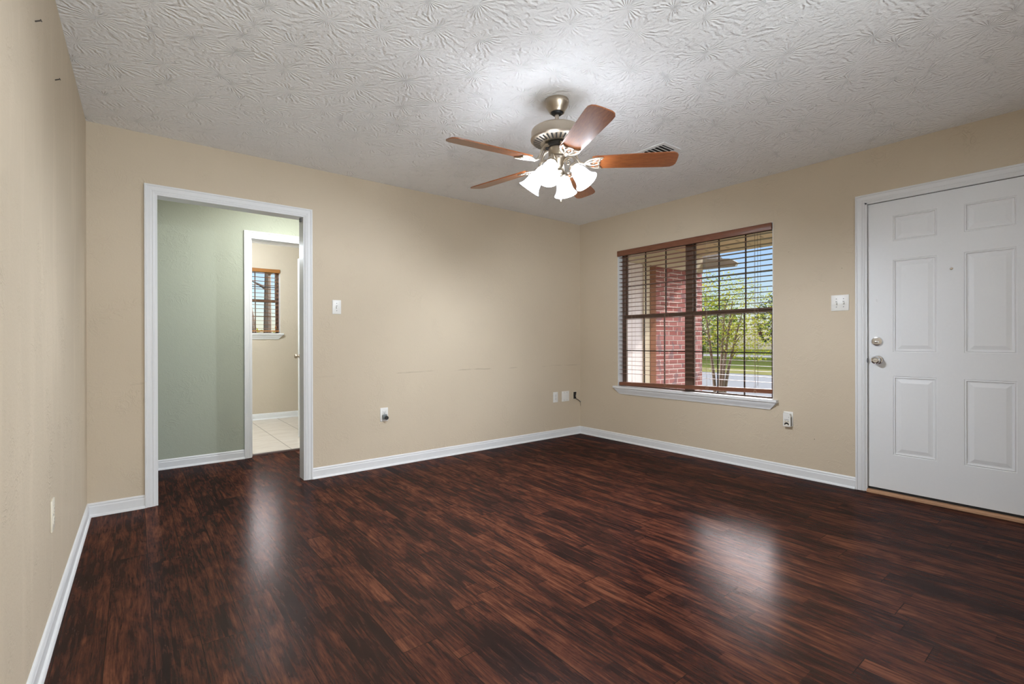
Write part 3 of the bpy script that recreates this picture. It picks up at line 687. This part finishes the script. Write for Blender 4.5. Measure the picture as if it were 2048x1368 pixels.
# ------------------------------------------------------------------ ceiling vent
cv = thing('ceiling_vent', (-1.17, -1.86, H), 'white ceiling air register partly hidden behind a fan blade', 'vent')
x0, x1, y0, y1 = -1.270, -1.069, -2.006, -1.70
m = MB()
for a, c in (((x0, y0), (x1, y0+.028)), ((x0, y1-.028), (x1, y1)), ((x0, y0+.028), (x0+.028, y1-.028)), ((x1-.028, y0+.028), (x1, y1-.028))): m.box((a[0], a[1], H-.006), (c[0], c[1], H-.0005))
part('frame', m, 'white_enamel', cv, smooth=False)
part('duct_opening', MB().box((x0+.028, y0+.028, H-.0015), (x1-.028, y1-.028, H-.0005)), 'dark_slot', cv, smooth=False)
for i in range(8):
    yy = y0+.045+i*.030
    m = MB(); m.prism([(-.011, -.010), (-.010, -.0112), (.011, -.0022), (.010, -.001)], x0+.028, x1-.028, lambda u, v, d: Vector((d, yy+u, H+v))); part('louver', m, 'white_enamel', cv, smooth=False)

# ------------------------------------------------------------------ ceiling fan
FC = Vector((-2.240, -1.967, 0)); FT = Matrix.Translation(FC)
fan = thing('ceiling_fan', (FC.x, FC.y, H), 'five-blade ceiling fan with satin nickel motor and four lit glass shades', 'ceiling fan')
part('canopy', MB().lathe([(.060, H-.0005), (.066, H-0.0034), (.068, H-0.0151), (.066, H-0.0252), (.060, H-0.0403), (.050, H-0.0554), (.043, H-0.0672), (.041, H-0.0722), (.036, H-0.0731), (.034, H-0.0655), (0, H-0.0655)], 40, FT), 'satin_nickel', fan)
part('hanger_ball', MB().lathe([(.034, H-0.0672), (.032, H-0.0773), (.026, H-0.0832), (.014, H-0.0848)], 28, FT), 'black_rubber', fan, 'black collar under the canopy')
part('downrod', MB().lathe([(.0115, H-.080), (.0115, 2.285)], 20, FT), 'satin_nickel', fan)
part('motor_housing', MB().lathe([(.020, 2.292), (.024, 2.284), (.10, 2.279), (.132, 2.273), (.142, 2.266), (.1455, 2.258), (.1455, 2.222), (.149, 2.219), (.149, 2.213), (.145, 2.209), (.138, 2.203), (.090, 2.190), (.070, 2.189), (.060, 2.193), (0, 2.193)], 56, FT), 'satin_nickel', fan)
mh = [o for o in fan.children if o.name.startswith('motor_housing')][0]
m = MB()
for k in range(32):
    a = 2*PI*k/32; R = Matrix.Rotation(a, 4, 'Z')
    sl = (2.2030-2.190)/(.138-.090)
    pts = [(.094, 2.1905), (.134, 2.2013)]
    vs = []
    for r, z in pts:
        for s in (-.0048, .0048): vs.append((r, s*(.75 if r < .1 else 1.1), z-.0014))
    m.add(vs, [(0, 1, 3, 2)], FT @ R)
part('vent_slot', m, 'dark_slot', mh, 'row of dark cooling slots', smooth=False)
part('flywheel', MB().lathe([(.066, 2.188), (.068, 2.180), (.066, 2.170), (.05, 2.168)], 40, FT), 'dark_slot', fan, 'dark rotor ring')
part('switch_housing', MB().lathe([(.044, 2.170), (.0485, 2.166), (.0485, 2.125), (.046, 2.120), (.043, 2.118), (.051, 2.114), (.052, 2.109), (.047, 2.104), (.043, 2.098), (.037, 2.080), (.029, 2.062), (.024, 2.052), (.024, 2.046), (.031, 2.041), (.0335, 2.034), (.030, 2.027), (.026, 2.022), (.031, 2.015), (.031, 2.008), (.022, 2.000), (.010, 1.996), (.008, 1.990), (0, 1.988)], 40, FT), 'satin_nickel', fan)
m = MB()
for i in range(26): m.sphere((FC.x+.014, FC.y-.017, 1.990-.0042*i), .0019, 5)
m.lathe([(0, 0), (.004, .004), (.005, .016), (.003, .026), (0, .027)], 12, Matrix.Translation((FC.x+.014, FC.y-.017, 1.858)))
part('pull_chain', m, 'bright_nickel', fan)
ZB, PITCH = 2.082, math.radians(-13)
BL = [(.195, -.052), (.22, -.056), (.45, -.064), (.60, -.068), (.632, -.066), (.650, -.056), (.659, -.040), (.661, -.015), (.661, .015), (.659, .040), (.650, .056), (.632, .066), (.60, .068), (.45, .064), (.22, .056), (.195, .052)]
for k in range(5):
    az = math.radians(28.3+72*k)
    T = FT @ Matrix.Rotation(az, 4, 'Z') @ Matrix.Translation((0, 0, ZB)) @ Matrix.Rotation(PITCH, 4, 'X')
    # blade mesh keeps local axes so the grain runs along it
    bo = bpy.data.objects.new('blade', None)
    m = MB(); m.prism(BL, -.003, .003, lambda u, v, d: Vector((u, v, d)))
    me = _mesh('blade', m, 'cherry_blade_wood', None, True)
    bo = bpy.data.objects.new('blade', me); COL.objects.link(bo); bo.parent = fan
    bo.matrix_local = WM[fan].inverted() @ T; WM[bo] = T
    # iron: arm down from the rotor, then a pierced leaf under the blade root
    m = MB(); Tz = FT @ Matrix.Rotation(az, 4, 'Z')
    arm = [Tz @ Vector(p) for p in ((.060, 0, 2.176), (.080, 0, 2.168), (.098, 0, 2.148), (.112, 0, 2.112), (.128, 0, 2.084))]+[T @ Vector((.150, 0, -.009)), T @ Vector((.185, 0, -.009))]
    m.tube(arm, [.011, .010, .0085, .0075, .0075, .0075, .006], 10)
    def leaf(pts, r=.0052): m.tube([T @ Vector((x, y, -.0075)) for x, y in pts], r, 8, True)
    leaf([(.150, 0), (.165, .022), (.190, .040), (.222, .050), (.252, .046), (.240, .034), (.232, .018), (.236, 0), (.232, -.018), (.240, -.034), (.252, -.046), (.222, -.050), (.190, -.040), (.165, -.022)])
    leaf([(.160, 0), (.178, .013), (.200, .017), (.222, .013), (.238, 0), (.222, -.013), (.200, -.017), (.178, -.013)], .0042)
    for s in (-1, 1): m.tube([T @ Vector(p) for p in ((.200, s*.017, -.0075), (.222, s*.034, -.0075), (.246, s*.040, -.0075))], .0040, 8)
    for x, y in ((.205, 0), (.238, .036), (.238, -.036)): m.lathe([(.006, 0), (.005, .003), (0, .004)], 10, T @ Matrix.Translation((x, y, -.010)) @ Matrix.Rotation(PI, 4, 'X'))
    part('blade_iron', m, 'bright_nickel', bo, 'pierced leaf-shaped nickel bracket')
SHP = [(.0265, 0), (.0285, .004), (.0270, .012), (.031, .020), (.0385, .034), (.0435, .052), (.0465, .072), (.0505, .090), (.0575, .105), (.0655, .116), (.0685, .120), (.0665, .121), (.0560, .109), (.0480, .092), (.0440, .072), (.0410, .052), (.0360, .036), (.0285, .022), (.0245, .012), (.0240, .004)]
TILT = math.radians(37)
for k in range(4):
    az = math.radians(-61+90*k); A = Matrix.Rotation(az, 4, 'Z'); Tz = FT @ A
    neck = Vector((.098, 0, 2.052)); dirn = Vector((math.sin(TILT), 0, -math.cos(TILT)))
    m = MB()
    sc_ = [(.036, 2.085), (.052, 2.100), (.072, 2.108), (.092, 2.104), (.104, 2.090), (.1055, 2.074)]
    m.tube([Tz @ Vector((r, 0, z)) for r, z in sc_]+[Tz @ (neck - dirn*.010)], [.006, .006, .006, .006, .006, .007, .008], 10)
    sp = []
    for i in range(22):
        q = i/21*2.35*PI; rr = .018*(1-i/26); sp.append(Tz @ Vector((.068+rr*math.cos(q+1.2), 0, 2.078+rr*math.sin(q+1.2))))
    m.tube(sp, .0036, 8)
    part('light_arm', m, 'satin_nickel', fan)
    nk = Tz @ neck; dw = (Tz.to_3x3() @ dirn)
    Mx = axis_m(nk, dw)
    sh = part('lamp_shade', MB().lathe(SHP, 36, Mx, cap=False), 'glowing_alabaster_glass', fan, 'glowing white bell-shaped glass shade')
    h_ = part('shade_holder', MB().lathe([(.012, -.016), (.022, -.012), (.031, -.004), (.032, .008), (.030, .010), (.029, -.001), (0, -.004)], 28, Mx), 'satin_nickel', sh, 'nickel fitter cup')
    m = MB()
    for q in range(3): m.tube([Mx @ Vector((r*math.cos(2.1*q), r*math.sin(2.1*q), .004)) for r in (.031, .039)], .0022, 6)
    m.v and part('thumb_screw', m, 'bright_nickel', h_) if False else None
    part('bulb', MB().lathe([(.012, .006), (.012, .018), (.019, .030), (.022, .042), (.017, .053), (.009, .059), (0, .060)], 20, Mx), 'glowing_bulb', sh)
    lp = lamp('bulb_light', 'POINT', nk + dw*.078, BULB_W, shadow_soft_size=.015, color=(.835, .903, 1))

# ------------------------------------------------------------------ outdoors
ZG = -.20
struct('ground_lawn', MB().box((.15, -40, ZG-.3), (70, 60, ZG)), 'lawn_grass', 'green lawn outside the front window', 'lawn')
struct('ground_verge', MB().box((14.3, -40, ZG), (17.6, 60, ZG+.015)), 'dry_lawn_grass', 'sunlit yellowish grass verge beyond the street', 'lawn')
struct('street', MB().box((7.2, -40, ZG), (14.25, 60, ZG+.01)), 'asphalt', 'light grey street outside the front window', 'street')
struct('far_street', MB().box((34, -40, ZG), (40, 60, ZG+.012)), 'asphalt', 'far strip of grey road beyond the lawn', 'street')
struct('ground_rear', MB().box((-30, 3.6, ZG-.3), (.1, 60, ZG)), 'lawn_grass', 'green lawn behind the house, outside the small window', 'lawn')
struct('wall_sun_block', MB().box((-8, -7.2, ZG), (.3, -6.2, 3.5)), 'siding_cream', 'cream wall added outside the rear window to block the sun', 'wall')  # unseen wall, added to keep direct sun out of the rear window
struct('porch_slab', MB().box((.15, -4.6, ZG), (2.65, 0, -.03)), 'porch_concrete', 'concrete porch slab outside the window', 'porch')
struct('porch_ceiling', MB().box((.15, -4.6, 2.36), (2.66, .0, 2.44)), 'tan_soffit_boards', 'tan perforated soffit over the porch', 'ceiling')
pr = struct('porch_roof', MB().box((.15, -4.7, 2.44), (2.75, .0, 2.62)), 'roof_shingle', 'roof over the porch', 'roof')
wg = thing('house_wing', (2.0, .5, ZG), 'red brick house wing beside the porch, seen through the blind', 'building')
part('brick_wall', MB().box((1.46, .002, ZG), (2.65, 1.4, 2.095)), 'red_brick', wg, smooth=False)
part('siding', MB().box((.152, .004, ZG), (1.24, .2, 2.095)), 'siding_lavender', wg, smooth=False)
part('corner_board', MB().box((1.20, -.012, ZG), (1.335, .004, 2.095)), 'siding_cream', wg, smooth=False)
part('shutter', MB().box((1.335, -.02, ZG+.3), (1.46, .004, 2.095)), 'shutter_brown', wg, smooth=False)
part('frieze', MB().box((.152, -.03, 2.095), (2.62, .2, 2.359)), 'siding_cream', wg, smooth=False)
m = MB(); m.prism([(.10, 2.165), (-.50, 2.150), (-.53, 2.20), (-.42, 2.27), (.10, 2.33)], 2.665, 2.72, lambda u, v, d: Vector((d, u, v)))
part('eave', m, 'soffit_white', pr, 'white eave end', smooth=False)
m = MB(); m.prism([(2.62, 2.331), (3.36, 2.311), (3.40, 2.33), (2.0, 2.9), (1.2, 2.9), (1.2, 2.63), (2.62, 2.63)], .0, 1.6, lambda u, v, d: Vector((u, d, v)))
part('roof', m, 'roof_shingle', wg, smooth=False)
def leaves(mb, c, rad, n, size, rng, shell=.35):
    for _ in range(n):
        while True:
            p = Vector((rng.uniform(-1, 1), rng.uniform(-1, 1), rng.uniform(-1, 1)))
            if shell < p.length < 1: break
        p = Vector((p.x*rad[0], p.y*rad[1], p.z*rad[2]))+Vector(c)
        a = Vector((rng.uniform(-1, 1), rng.uniform(-1, 1), rng.uniform(-1, 1))).normalized(); b_ = a.orthogonal().normalized(); s = size*rng.uniform(.6, 1.3)
        mb.add([p-a*s, p+b_*s*.45, p+a*s, p-b_*s*.45], [(0, 1, 2, 3)])
def tree(name, loc, label, trunks, blobs, mat, n, size, seed, group=None, r0=.03, cat='tree'):
    rng = random.Random(seed); t_ = thing(name, loc, label, cat, group); L = Vector(loc)
    m = MB()
    for (dx, dy, hh) in trunks:
        pts = [L+Vector((dx*.15, dy*.15, -.02)), L+Vector((dx*.45, dy*.45, hh*.4)), L+Vector((dx*.8, dy*.8, hh*.75)), L+Vector((dx*1.1, dy*1.1, hh))]
        m.tube(pts, [r0, r0*.8, r0*.55, r0*.25], 8)
        for q in range(6):
            p = pts[1].lerp(pts[3], .2+.12*q); e = p+Vector((rng.uniform(-.5, .5), rng.uniform(-.5, .5), rng.uniform(.2, .6)))*hh*.22
            m.tube([p, p.lerp(e, .5)+Vector((0, 0, .02)), e], [r0*.4, r0*.28, r0*.1], 5)
    part('trunk', m, 'tree_bark', t_)
    if blobs:
        m = MB()
        for c, rad, w in blobs: leaves(m, L+Vector(c), rad, int(n*w), size, rng)
        part('foliage', m, mat, t_, smooth=False)
    return t_
tree('crepe_myrtle', (4.5, .75, ZG), 'slender multi-trunk tree with yellow-green leaves outside the front window', [(-.25, .1, 1.9), (.05, -.1, 2.1), (.3, .05, 1.9), (.12, -.35, 1.8), (-.1, -.3, 2.0)],
     [((0.1, -.15, 1.75), (.75, .85, .75), .55), ((.2, -.5, 1.35), (.7, .75, .45), .3), ((.1, .1, 2.25), (.5, .5, .4), .15)], 'yellow_green_leaves', 3400, .030, 3, r0=.035)
tree('shade_tree', (27, 2.0, ZG), 'green tree across the street, near the right side of the window', [(0, 0, 3.0), (.4, .3, 3.2)], [((0, 0, 2.6), (2.6, 3.0, 2.2), .6), ((0, -3, 2.0), (2.2, 2.4, 1.6), .4)], 'mid_green_leaves', 2600, .17, 4, 'trees across the street', .14)
tree('shade_tree', (32, 9.5, ZG), 'green tree across the street, behind the slender myrtle', [(0, 0, 3.4)], [((0, 0, 2.8), (3.0, 3.4, 2.4), 1)], 'blue_green_leaves', 2200, .18, 5, 'trees across the street', .16)
tree('shade_tree', (30, 16.0, ZG), 'green tree across the street, nearest the brick wing', [(0, 0, 3.2)], [((0, 0, 2.6), (3.0, 3.0, 2.2), 1)], 'mid_green_leaves', 2000, .18, 6, 'trees across the street', .16)
tree('bare_tree', (-1.45, 9.5, ZG), 'bare grey tree outside the small window beyond the hall', [(.05, .1, 5.0), (-.75, .3, 4.6), (.7, -.2, 4.4)], None, '', 0, .1, 8, r0=.11)
tree('hedge_shrub', (-1.5, 16, ZG), 'pale green shrub low outside the small window', [(0, 0, 1.4)], [((0, 0, .9), (4.5, 1.2, .9), 1)], 'yellow_green_leaves', 1800, .09, 9, r0=.05, cat='shrub')
